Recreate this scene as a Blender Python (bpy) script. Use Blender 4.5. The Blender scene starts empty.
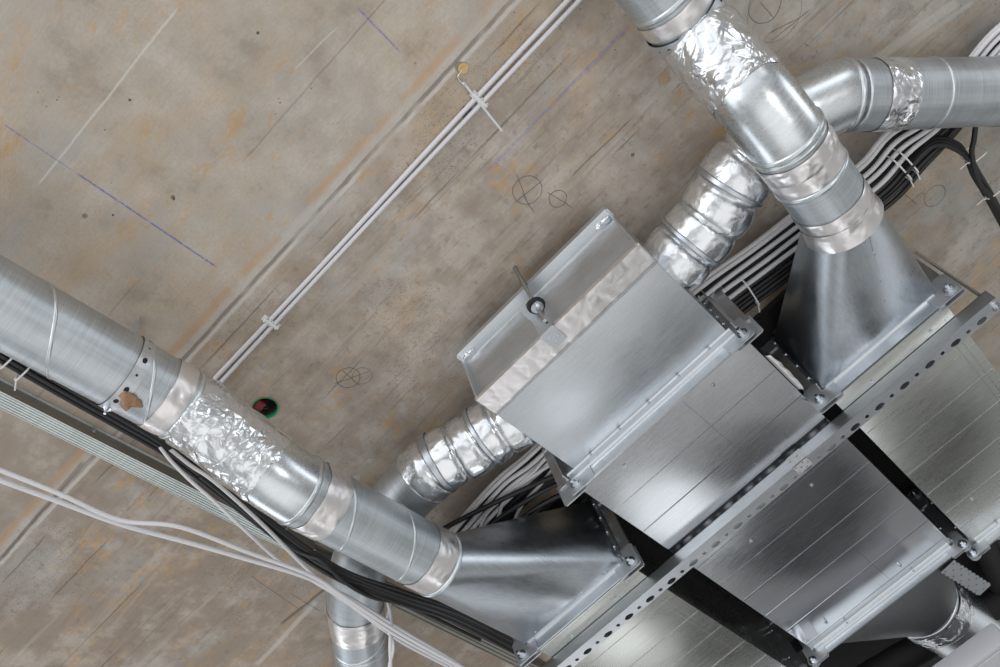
import bpy, bmesh, math, random
from mathutils import Vector, Matrix, noise
random.seed(7)
C = bpy.context.scene.collection
S = bpy.context.scene
PI = math.pi
ZC = 1.5                                   # camera height above the floor
# ---------------------------------------------------------------- camera
FPX = 870.6
AX = Vector((.69829723, -.68236292, -.21624481))     # world x, y, z seen in camera axes (right, down, forward)
AY = Vector((.67432957, .52575467, .51851872))
AZ = Vector((-.24012623, -.50790045, .82727053))
cam = bpy.data.objects.new('camera', bpy.data.cameras.new('camera')); C.objects.link(cam)
cam.data.sensor_width = 36; cam.data.lens = FPX / 1000 * 36; cam.data.clip_start = .02
R3 = Matrix(((AX[0], -AX[1], -AX[2]), (AY[0], -AY[1], -AY[2]), (AZ[0], -AZ[1], -AZ[2])))
cam.matrix_world = Matrix.Translation((0, 0, ZC)) @ R3.to_4x4()
S.camera = cam
def P(px, py, H):
    """point of the room seen at a pixel of the photo, H metres above the camera"""
    p = Vector((px - 500, py - 333.5, FPX))
    q = Vector((p.dot(AX), p.dot(AY), p.dot(AZ)))
    q *= H / q.z
    return Vector((q.x, q.y, ZC + H))
def W(x, y, H): return Vector((x, y, ZC + H))
# ---------------------------------------------------------------- light
S.view_settings.view_transform = 'Standard'; S.view_settings.look = 'None'
S.view_settings.gamma = 1; S.view_settings.use_curve_mapping = False
S.view_settings.exposure = 0.16
wd = bpy.data.worlds.new('daylit_room'); S.world = wd; wd.use_nodes = True
class G:
    """small helper to write shader maths"""
    def __init__(s, nt): s.nt = nt; nt.nodes.clear()
    def n(s, t, **k):
        o = s.nt.nodes.new(t)
        for a, b in k.items(): setattr(o, a, b)
        return o
    def put(s, sock, v):
        if isinstance(v, bpy.types.NodeSocket): s.nt.links.new(v, sock)
        elif isinstance(v, (tuple, list)) and len(v) == 3 and sock.type == 'RGBA': sock.default_value = (*v, 1)
        else: sock.default_value = v
    def m(s, op, a, b=None, c=None, clamp=False):
        o = s.n('ShaderNodeMath', operation=op); o.use_clamp = clamp
        s.put(o.inputs[0], a)
        if b is not None: s.put(o.inputs[1], b)
        if c is not None: s.put(o.inputs[2], c)
        return o.outputs[0]
    def mix(s, f, a, b, mode='MIX'):
        o = s.n('ShaderNodeMix', data_type='RGBA', blend_type=mode)
        s.put(o.inputs[0], f); s.put(o.inputs[6], a); s.put(o.inputs[7], b)
        return o.outputs[2]
    def ss(s, v, lo, hi, a=0., b=1.):
        o = s.n('ShaderNodeMapRange', interpolation_type='SMOOTHSTEP')
        for i, x in enumerate((v, lo, hi, a, b)): s.put(o.inputs[i], x)
        return o.outputs[0]
    def scale(s, vec, sc, loc=(0, 0, 0), rz=0):
        o = s.n('ShaderNodeMapping'); s.put(o.inputs[0], vec)
        o.inputs[1].default_value = loc; o.inputs[2].default_value = (0, 0, rz); o.inputs[3].default_value = sc
        return o.outputs[0]
    def noise(s, vec, sc, det=3, rough=.5, dist=0):
        o = s.n('ShaderNodeTexNoise'); s.put(o.inputs['Vector'], vec)
        o.inputs['Scale'].default_value = sc; o.inputs['Detail'].default_value = det
        o.inputs['Roughness'].default_value = rough; o.inputs['Distortion'].default_value = dist
        return o.outputs[0]
    def vor(s, vec, sc, feat='F1', rnd=1):
        o = s.n('ShaderNodeTexVoronoi', feature=feat); s.put(o.inputs['Vector'], vec)
        o.inputs['Scale'].default_value = sc; o.inputs['Randomness'].default_value = rnd
        return o
    def xyz(s, v):
        o = s.n('ShaderNodeSeparateXYZ'); s.put(o.inputs[0], v); return o.outputs
    def bump(s, h, strength, dist=.01):
        o = s.n('ShaderNodeBump'); s.put(o.inputs['Height'], h)
        o.inputs['Strength'].default_value = strength; o.inputs['Distance'].default_value = dist
        return o.outputs[0]
# world: what an open, daylit building site shows around the camera (floor below, bright openings at the sides)
g = G(wd.node_tree)
tc = g.n('ShaderNodeTexCoord').outputs['Generated']
dx, dy, dz = g.xyz(tc)
fl = g.noise(g.scale(tc, (1, 1, 1.0)), 2.2, 2, .5)
def lobe(v, r0, r1):
    """soft patch around a direction"""
    v = Vector(v).normalized(); d = g.m('ADD', g.m('MULTIPLY', dx, v.x), g.m('ADD', g.m('MULTIPLY', dy, v.y), g.m('MULTIPLY', dz, v.z)))
    return g.ss(d, math.cos(r1), math.cos(r0))
floor_c = g.mix(g.ss(fl, .38, .62), (.27, .275, .275), (.44, .44, .435))
wcol = g.mix(lobe((-.12, -.05, -1), .24, .74), floor_c, (.98, .98, .97))          # floor below the camera, lit
wcol = g.mix(lobe((-.25, .70, -.95), .15, .50), wcol, (.46, .46, .45))
wcol = g.mix(lobe((-.10, .78, -.62), .20, .37), wcol, (.035, .035, .036))          # dark patches, here and next two lines, added to darken the middle casing's reflection
wcol = g.mix(lobe((-.10, .85, -.50), .10, .24), wcol, (.05, .05, .05))
wcol = g.mix(lobe((-.05, .70, -.71), .12, .27), wcol, (.12, .12, .12))
wcol = g.mix(lobe((-.36, .62, -.70), .05, .20), wcol, (1.7, 1.75, 1.8))            # bright patch added to put a highlight on the middle casing
az = g.m('ARCTAN2', dy, dx)
wv = g.m('SINE', g.m('MULTIPLY', az, 7.0))
openings = g.mix(g.ss(wv, -.1, .25), (.28, .28, .28), (1.9, 2.0, 2.1))
hor = g.m('MULTIPLY', g.ss(dz, -.30, -.20), g.ss(dz, .45, .25))
wcol = g.mix(g.m('MULTIPLY', hor, g.ss(dy, .75, .35, .25, 1.0)), wcol, openings)
sidey = g.m('MULTIPLY', g.ss(g.m('MULTIPLY', dy, -1.0), .45, .85), g.ss(dz, -.80, -.5))
wcol = g.mix(g.m('MULTIPLY', sidey, .8), wcol, (1.25, 1.28, 1.32))
bg = g.n('ShaderNodeBackground'); g.put(bg.inputs[0], wcol); bg.inputs[1].default_value = 1.0
g.nt.links.new(bg.outputs[0], g.n('ShaderNodeOutputWorld').inputs[0])
def area(name, loc, target, sx, sy, power, col=(1, 1, 1)):
    l = bpy.data.lights.new(name, 'AREA'); l.shape = 'RECTANGLE'; l.size = sx; l.size_y = sy; l.energy = power; l.color = col
    o = bpy.data.objects.new(name, l); C.objects.link(o); o.location = loc
    o.rotation_euler = (Vector(target) - Vector(loc)).to_track_quat('-Z', 'Y').to_euler()
area('added_fill_light', (-2.8, -4.2, 1.6), (-.4, 1.4, 3.4), 2.6, 1.6, 40, (.96, .98, 1))  # added grazing fill from an unseen side, not a modelled window
area('added_highlight_light', (1.6, .2, .9), (.2, 1.8, 3.4), .5, .5, 7, (1, .99, .97))  # small unseen light added for glints on foil and steel
# ---------------------------------------------------------------- materials
def mat(name):
    m = bpy.data.materials.new(name); m.use_nodes = True
    g = G(m.node_tree); b = g.n('ShaderNodeBsdfPrincipled'); o = g.n('ShaderNodeOutputMaterial')
    g.nt.links.new(b.outputs[0], o.inputs[0]); return m, g, b
def plain(name, col, rough=.5, metal=0, var=.0, bumpy=0, sc=60):
    m, g, b = mat(name); co = g.n('ShaderNodeTexCoord').outputs['Object']
    n = g.noise(co, sc, 3)
    c2 = tuple(max(0, x * (1 - var)) for x in col)
    g.put(b.inputs['Base Color'], g.mix(n, col, c2)); b.inputs['Roughness'].default_value = rough
    b.inputs['Metallic'].default_value = metal
    if bumpy: g.put(b.inputs['Normal'], g.bump(n, bumpy, .004))
    return m
def galv_sheet(name, a=(.53, .56, .59), c=(.66, .69, .72), r0=.26, r1=.42, along='x', wav=.10, sp=230):
    m, g, b = mat(name); co = g.n('ShaderNodeTexCoord').outputs['Object']
    st = (14, 160, 60) if along == 'x' else (160, 14, 60)
    streak = g.noise(g.scale(co, st), 1, 3, .6)
    sp_ = g.vor(co, sp).outputs['Color']
    spx = g.xyz(sp_)[0]
    big = g.noise(co, 3.5, 3, .55)
    f = g.m('ADD', g.m('MULTIPLY', streak, .45), g.m('ADD', g.m('MULTIPLY', spx, .09), g.m('MULTIPLY', big, .52)))
    g.put(b.inputs['Base Color'], g.mix(g.ss(f, .3, .75), a, c))
    b.inputs['Metallic'].default_value = 1
    scr = g.noise(g.scale(co, (9, 90, 30), rz=.6), 1, 4, .7)
    g.put(b.inputs['Roughness'], g.ss(g.m('ADD', f, g.m('MULTIPLY', scr, .25)), .35, 1.0, r0, r1))
    h = g.m('ADD', g.m('MULTIPLY', g.noise(co, 4.5, 1), 1.0), g.m('MULTIPLY', streak, .0015 if wav > .065 else 0))
    g.put(b.inputs['Normal'], g.bump(h, wav, .05))
    return m
def galv_duct(name, a=(.43, .465, .495), c=(.64, .68, .71)):
    m, g, b = mat(name); uv = g.n('ShaderNodeTexCoord').outputs['UV']
    hoop = g.noise(g.scale(uv, (420, 5, 1)), 1, 3, .65)
    cross = g.noise(g.scale(uv, (5, 120, 1)), 1, 2, .5)
    big = g.noise(uv, 8, 3, .6)
    f = g.m('ADD', g.m('MULTIPLY', hoop, .55), g.m('ADD', g.m('MULTIPLY', cross, .2), g.m('MULTIPLY', big, .4)))
    g.put(b.inputs['Base Color'], g.mix(g.ss(f, .38, .76), a, c))
    b.inputs['Metallic'].default_value = 1
    g.put(b.inputs['Roughness'], g.ss(f, .35, .8, .38, .5))
    g.put(b.inputs['Normal'], g.bump(g.m('ADD', hoop, g.m('MULTIPLY', big, 3)), .10, .004))
    return m
def foil(name, crease=.5, rough=.2, base=(.78, .80, .825), sc=26):
    m, g, b = mat(name); co = g.n('ShaderNodeTexCoord').outputs['Object']
    w = g.n('ShaderNodeVectorMath', operation='MULTIPLY_ADD')
    nz = g.n('ShaderNodeTexNoise'); g.put(nz.inputs['Vector'], co); nz.inputs['Scale'].default_value = 9
    g.put(w.inputs[0], nz.outputs[1]); w.inputs[1].default_value = (.05, .05, .05); g.put(w.inputs[2], co)
    v = g.vor(w.outputs[0], sc, 'DISTANCE_TO_EDGE').outputs['Distance']
    v2 = g.vor(w.outputs[0], sc * 2.7, 'DISTANCE_TO_EDGE').outputs['Distance']
    n = g.noise(co, sc * 1.1, 2, .5, 1.0)
    h = g.m('ADD', g.m('MULTIPLY', g.ss(v, 0, .35), .8), g.m('ADD', g.m('MULTIPLY', g.ss(v2, 0, .3), .16), g.m('MULTIPLY', n, .9)))
    g.put(b.inputs['Base Color'], base); b.inputs['Metallic'].default_value = .96
    g.put(b.inputs['Roughness'], g.ss(n, .3, .7, rough, rough + .12))
    g.put(b.inputs['Normal'], g.bump(h, crease, .012))
    return m
M = {}
M['sheet'] = galv_sheet('galvanised_sheet', r0=.3, r1=.46)
M['mirror'] = galv_sheet('polished_sheet', a=(.40, .415, .43), c=(.50, .515, .53), r0=.15, r1=.25, wav=.06)
M['sidesheet'] = galv_sheet('satin_sheet', a=(.50, .51, .485), c=(.60, .61, .58), r0=.24, r1=.34, wav=.05)
M['cone'] = galv_sheet('cone_sheet', a=(.44, .48, .52), c=(.60, .64, .68), r0=.26, r1=.38, along='y', wav=.12)
M['frame'] = galv_sheet('rolled_frame', a=(.62, .65, .68), c=(.74, .77, .80), r0=.3, r1=.4)
M['dark'] = plain('dark_reducer_steel', (.20, .21, .21), .42, .8, .3)
M['duct'] = galv_duct('spiral_duct_steel')
M['smooth'] = galv_sheet('smooth_collar', a=(.60, .64, .67), c=(.76, .79, .81), r0=.22, r1=.36, wav=.08)
M['foil'] = foil('aluminium_foil', .34, .17, sc=17)
M['flatfoil'] = foil('foil_tape', .12, .28, (.84, .815, .81), 11)
M['softfoil'] = foil('gored_foil', .2, .2, sc=13)
M['clipzinc'] = plain('pale_zinc_clip', (.72, .73, .75), .5, .85, .2)
M['cast'] = plain('zinc_plate', (.66, .69, .72), .42, .9, .2, .05, 60)
M['bolt'] = plain('zinc_bolt', (.75, .78, .82), .25, 1, .2)
M['brass'] = plain('yellow_zinc', (.72, .55, .25), .35, 1, .3)
M['white'] = plain('white_cable_sheath', (.74, .73, .75), .45, 0, .06)
M['tie'] = plain('white_nylon', (.78, .78, .76), .4, 0, .05)
M['black'] = plain('black_cable_sheath', (.018, .018, .02), .45, 0, .3)
M['rubber'] = plain('black_rubber', (.02, .02, .02), .7)
M['blackwrap'] = plain('black_insulation', (.018, .017, .017), .75, 0, .4, .6, 14)
M['track'] = galv_sheet('track_steel', a=(.62, .67, .665), c=(.80, .84, .83), r0=.3, r1=.42)
M['trackdull'] = plain('dull_track_steel', (.30, .29, .26), .5, .8, .2)
M['casing'] = plain('grey_painted_casing', (.50, .50, .53), .5, .1, .05)
M['rust'] = plain('rusty_sealing_foam', (.46, .27, .16), .9, 0, .45, .8, 70)
M['green'] = plain('green_plastic', (.03, .30, .12), .5)
M['red'] = plain('dark_red_plastic', (.22, .02, .03), .5)
M['seam'] = galv_sheet('seam_steel', a=(.56, .60, .62), c=(.74, .78, .80), r0=.3, r1=.4)
# ---------------------------------------------------------------- mesh helpers
def link(name, bm, m, parent=None, smooth=None, uvs=None, solid=0):
    me = bpy.data.meshes.new(name); bm.to_mesh(me); bm.free()
    if smooth is not None:
        for p in me.polygons: p.use_smooth = True
        me.set_sharp_from_angle(angle=math.radians(smooth))
    o = bpy.data.objects.new(name, me); C.objects.link(o); me.materials.append(m)
    if parent: 
        o.parent = parent; o.matrix_parent_inverse = Matrix.Translation(parent.location).inverted()
    if solid:
        md = o.modifiers.new('thickness', 'SOLIDIFY'); md.thickness = solid; md.offset = 0
    return o
def thing(name, label, cat, loc, group=None):
    o = bpy.data.objects.new(name, None); C.objects.link(o); o.location = loc; o.empty_display_size = .05
    o['label'] = label; o['category'] = cat
    if group: o['group'] = group
    return o
def tag(o, label, cat, group=None):
    o['label'] = label; o['category'] = cat
    if group: o['group'] = group
    return o
def add_box(bm, a, b, bev=0):
    """box between two opposite corners"""
    a, b = Vector(a), Vector(b)
    lo = Vector([min(a[i], b[i]) for i in range(3)]); hi = Vector([max(a[i], b[i]) for i in range(3)])
    v = [bm.verts.new((x, y, z)) for x in (lo.x, hi.x) for y in (lo.y, hi.y) for z in (lo.z, hi.z)]
    fs = [bm.faces.new([v[i] for i in q]) for q in ((0, 1, 3, 2), (4, 6, 7, 5), (0, 4, 5, 1), (2, 3, 7, 6), (0, 2, 6, 4), (1, 5, 7, 3))]
    if bev: bmesh.ops.bevel(bm, geom=list({e for f in fs for e in f.edges}), offset=bev, segments=2, affect='EDGES', profile=.5)
def add_obox(bm, c, ux, uy, uz, sx, sy, sz):
    ux, uy, uz = ux.normalized() * sx / 2, uy.normalized() * sy / 2, uz.normalized() * sz / 2
    v = [bm.verts.new(c + ux * i + uy * j + uz * k) for i in (-1, 1) for j in (-1, 1) for k in (-1, 1)]
    for q in ((0, 1, 3, 2), (4, 6, 7, 5), (0, 4, 5, 1), (2, 3, 7, 6), (0, 2, 6, 4), (1, 5, 7, 3)): bm.faces.new([v[i] for i in q])
def add_cyl(bm, a, b, r, n=12, r2=None):
    a, b = Vector(a), Vector(b); d = (b - a).normalized()
    u = d.orthogonal().normalized(); w = d.cross(u); r2 = r if r2 is None else r2
    A = [bm.verts.new(a + (u * math.cos(t) + w * math.sin(t)) * r) for t in [2 * PI * i / n for i in range(n)]]
    B = [bm.verts.new(b + (u * math.cos(t) + w * math.sin(t)) * r2) for t in [2 * PI * i / n for i in range(n)]]
    for i in range(n): bm.faces.new((A[i], A[(i + 1) % n], B[(i + 1) % n], B[i]))
    bm.faces.new(A[::-1]); bm.faces.new(B)
def resample(pts, step):
    out = [Vector(pts[0])]
    for a, b in zip(pts, pts[1:]):
        a, b = Vector(a), Vector(b); k = max(1, round((b - a).length / step))
        out += [a.lerp(b, i / k) for i in range(1, k + 1)]
    return out
def smooth_path(pts, k=8):
    pts = [Vector(p) for p in pts]; q = [pts[0] * 2 - pts[1]] + pts + [pts[-1] * 2 - pts[-2]]; out = []
    for i in range(1, len(q) - 2):
        p0, p1, p2, p3 = q[i - 1:i + 3]
        for j in range(k):
            t = j / k
            out.append(.5 * ((2 * p1) + (p2 - p0) * t + (2 * p0 - 5 * p1 + 4 * p2 - p3) * t * t + (3 * p1 - p0 - 3 * p2 + p3) * t ** 3))
    return out + [pts[-1]]
def frames(pts):
    T = []
    for i in range(len(pts)):
        a = pts[max(0, i - 1)]; b = pts[min(len(pts) - 1, i + 1)]; T.append((b - a).normalized())
    up = Vector((0, 0, -1)) if abs(T[0].z) < .95 else Vector((0, 1, 0))
    N = [(up - T[0] * up.dot(T[0])).normalized()]
    for i in range(1, len(pts)):
        v = N[-1] - T[i] * N[-1].dot(T[i]); N.append(v.normalized())
    return T, N
def sweep(bm, pts, rf, n=16, caps=True, jit=None):
    """tube; rf(s, theta, co) -> radius; theta 0 looks down"""
    T, N = frames(pts); uvl = bm.loops.layers.uv.verify(); rings = []; s = 0; ss = []
    for i, p in enumerate(pts):
        if i: s += (p - pts[i - 1]).length
        ss.append(s)
    for i, p in enumerate(pts):
        B = T[i].cross(N[i]); ring = []; mit = 0; bd_ = Vector((0, 0, 0))
        if 0 < i < len(pts) - 1:
            d1 = (p - pts[i - 1]).normalized(); d2 = (pts[i + 1] - p).normalized()
            if .2 < d1.dot(d2) < .995: bd_ = (d2 - d1).normalized(); mit = 1 / math.sqrt((1 + d1.dot(d2)) / 2) - 1
        for k in range(n):
            t = 2 * PI * k / n; d = N[i] * math.cos(t) + B * math.sin(t)
            r = rf(ss[i], t, p + d * .09) if callable(rf) else rf
            q = p + (d + bd_ * (d.dot(bd_) * mit)) * r
            if jit and i in (0, len(pts) - 1): q = q + T[i] * jit(t)
            ring.append(bm.verts.new(q))
        rings.append(ring)
    r0 = rf if not callable(rf) else .09
    for i in range(len(pts) - 1):
        for k in range(n):
            f = bm.faces.new((rings[i][k], rings[i][(k + 1) % n], rings[i + 1][(k + 1) % n], rings[i + 1][k]))
            for l, (a, b) in zip(f.loops, ((i, k), (i, k + 1), (i + 1, k + 1), (i + 1, k))): l[uvl].uv = (ss[a], b / n * 2 * PI * r0)
    if caps: bm.faces.new(rings[0][::-1]); bm.faces.new(rings[-1])
    return rings
def tube(name, pts, r, m, parent=None, n=10, smooth=True, k=8):
    bm = bmesh.new(); sweep(bm, smooth_path(pts, k) if smooth else [Vector(p) for p in pts], r, n)
    return link(name, bm, m, parent, 40)
def along(pts, s0, s1, step):
    """piece of a polyline between two lengths, corners kept"""
    pts = [Vector(p) for p in pts]; acc = [0]
    for a, b in zip(pts, pts[1:]): acc.append(acc[-1] + (b - a).length)
    def at(s):
        for i in range(len(pts) - 1):
            if s <= acc[i + 1] or i == len(pts) - 2:
                return pts[i].lerp(pts[i + 1], (s - acc[i]) / (acc[i + 1] - acc[i]))
    k = max(2, round((s1 - s0) / step)); return [at(s0 + (s1 - s0) * i / k) for i in range(k + 1)]
def plen(pts): return sum((Vector(b) - Vector(a)).length for a, b in zip(pts, pts[1:]))
def duct(name, pts, r, m, parent, step=.02):
    bm = bmesh.new(); sweep(bm, resample(pts, step), r, 64); return link(name, bm, m, parent, 35)
def ring(name, pts, s, r, m, parent, w=.012, h=.004):
    """raised swage ring round a duct"""
    a = along(pts, s - w / 2, s + w / 2, w / 8); L = plen(a)
    bm = bmesh.new(); sweep(bm, a, lambda q, t, c: r + h * max(0, math.sin(PI * min(1, q / L))) ** .7 - .0003, 64, False)
    return link(name, bm, m, parent, 60)
def seam(name, pts, r, m, parent, pitch=.28, phase=0, w=.0055):
    """spiral lock seam"""
    L = plen(pts); n = int(L / pitch * 48); bm = bmesh.new(); out = []
    base = [along(pts, 0, L, .01)][0]; T, N = frames(base)
    for i in range(n + 1):
        s = L * i / n; j = min(len(base) - 1, int(s / L * (len(base) - 1) + .5)); p = along(pts, s, s + 1e-4, 1)[0]
        t = 2 * PI * (s / pitch) + phase; B = T[j].cross(N[j]); out.append(p + (N[j] * math.cos(t) + B * math.sin(t)) * (r - w * .62))
    sweep(bm, out, w, 10); return link(name, bm, m, parent, 60)
def wrap(name, pts, s0, s1, r, m, parent, amp=.002, jit=.006, seed=0, lift=.0015, sc=30, step=.004, n=110):
    """crumpled foil tape wound round a duct"""
    a = along(pts, s0, s1, step); L = plen(a); o = Vector((seed * 3.1, seed * 1.7, 0))
    def rf(q, t, c):
        e = min(1, min(q, L - q) / .006 + .15)
        v = c * sc + o
        cr = abs(noise.noise(v)) * 1.3 + .5 * abs(noise.noise(v * 2.1)) + .12 * abs(noise.noise(v * 4.7))
        return r + lift + amp * cr * e
    bm = bmesh.new()
    sweep(bm, a, rf, n, False, lambda t: jit * noise.noise(Vector((math.cos(t) * 2, math.sin(t) * 2, seed))))
    return link(name, bm, m, parent, 70)
def plate_holes(bm, cells, f, thick, outer=None, n=24):
    """cells: (x0,x1,y0,y1,[cx,cy,rx,ry] or None) in the plate's own plane; f maps (x,y,d) to the room, d in depth"""
    for x0, x1, y0, y1, h in cells:
        if not h:
            for d, o in ((0, 1), (thick, -1)):
                v = [bm.verts.new(f(x, y, d)) for x, y in ((x0, y0), (x1, y0), (x1, y1), (x0, y1))][::o]; bm.faces.new(v)
            continue
        cx, cy, rx, ry = h; R = []
        for d in (0, thick):
            inn, out = [], []
            for k in range(n):
                t = 2 * PI * (k + .5) / n; c, s = math.cos(t), math.sin(t)
                tx = ((x1 - cx) if c > 0 else (cx - x0)) / abs(c); ty = ((y1 - cy) if s > 0 else (cy - y0)) / abs(s)
                q = min(tx, ty)
                inn.append(bm.verts.new(f(cx + rx * c, cy + ry * s, d))); out.append(bm.verts.new(f(cx + q * c, cy + q * s, d)))
            R.append((inn, out))
            for k in range(n): bm.faces.new((inn[k], out[k], out[(k + 1) % n], inn[(k + 1) % n]))
            # corners of the cell
            for X, Y in ((x0, y0), (x1, y0), (x1, y1), (x0, y1)):
                tcor = math.atan2(Y - cy, X - cx) % (2 * PI); k = int(tcor / (2 * PI) * n - .5) % n
                bm.faces.new((out[k], bm.verts.new(f(X, Y, d)), out[(k + 1) % n]))
        for k in range(n): bm.faces.new((R[0][0][k], R[0][0][(k + 1) % n], R[1][0][(k + 1) % n], R[1][0][k]))
def hexbolt(name, p, d, parent, r=.009, h=.007, stub=.012, washer=.014, m=None):
    d = Vector(d).normalized(); bm = bmesh.new(); p = Vector(p)
    add_cyl(bm, p, p + d * .002, washer, 20); add_cyl(bm, p + d * .002, p + d * (.002 + h), r, 6)
    if stub: add_cyl(bm, p + d * (.002 + h), p + d * (.002 + h + stub), r * .55, 12)
    return link(name, bm, m or M['bolt'], parent, 30)
def screw(name, p, d, parent, r=.0045):
    d = Vector(d).normalized(); bm = bmesh.new(); p = Vector(p)
    add_cyl(bm, p - d * .001, p + d * .0012, r * 1.5, 14); add_cyl(bm, p + d * .0012, p + d * .005, r, 6)
    return link(name, bm, M['bolt'], parent, 30)
def flange(parent, x0, x1, H0, H1, y, face=-1, w=.043, nscrew=5, sides=(1, 1, 1, 1), bolts=True):
    """four rolled rails and four bolted corner plates round a duct end whose face looks along face*y"""
    pr = [(0, 0), (0, w), (.004, w), (.006, .010), (.014, .008), (.018, .004), (.036, .004), (.040, 0)]     # (back from the face, out from the sheet)
    def rail(a, b, out):
        bm = bmesh.new(); A, B = [], []
        for q, h in pr:
            for Lst, e in ((A, a), (B, b)): Lst.append(bm.verts.new(e + out * h + Vector((0, -face * -1 * q * -1, 0)) * 1))
        n = len(pr)
        for i in range(n): bm.faces.new((A[i], A[(i + 1) % n], B[(i + 1) % n], B[i]))
        bm.faces.new(A[::-1]); bm.faces.new(B); bmesh.ops.recalc_face_normals(bm, faces=bm.faces)
        o = link('flange_rail', bm, M['frame'], parent, 25)
        L = (b - a).length
        for i in range(nscrew):
            c = a.lerp(b, (i + .5) / nscrew) + out * .004 + Vector((0, face * .028, 0))
            screw('screw', c, out, o, .0034)
        return o
    c = .012
    if sides[0]: rail(W(x0 + c, y, H0), W(x1 - c, y, H0), Vector((0, 0, -1)))
    if sides[1]: rail(W(x0, y, H0 + c), W(x0, y, H1 - c), Vector((-1, 0, 0)))
    if sides[2]: rail(W(x1, y, H0 + c), W(x1, y, H1 - c), Vector((1, 0, 0)))
    if sides[3]: rail(W(x0 + c, y, H1), W(x1 - c, y, H1), Vector((0, 0, 1)))
    for X, sx in ((x0, -1), (x1, 1)):
        for Hh, sh in ((H0, -1), (H1, 1)):
            bm = bmesh.new(); e = w + .008
            out = [(-.038, .002), (-.038, w - .004), (-.030, e), (e - .006, e), (e, e - .006), (e, -.030), (w - .004, -.038), (.002, -.038), (.002, .002)]
            fr = []
            for yy in (0, .004): fr.append([bm.verts.new(W(X + sx * u, y + face * (yy + .001), Hh + sh * v)) for u, v in out])
            n = len(out)
            for i in range(n): bm.faces.new((fr[0][i], fr[0][(i + 1) % n], fr[1][(i + 1) % n], fr[1][i]))
            bm.faces.new(fr[0][::-1]); bm.faces.new(fr[1]); bmesh.ops.recalc_face_normals(bm, faces=bm.faces)
            # raised boss of the pressed plate
            add_cyl(bm, W(X + sx * .024, y + face * .004, Hh + sh * .024), W(X + sx * .024, y + face * .0068, Hh + sh * .024), .021, 24)
            o = link('corner_plate', bm, M['cast'], parent, 30)
            if bolts: hexbolt('bolt', W(X + sx * .024, y + face * .0068, Hh + sh * .024), (0, face, 0), o, .010, .008, .014, .016)
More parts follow.
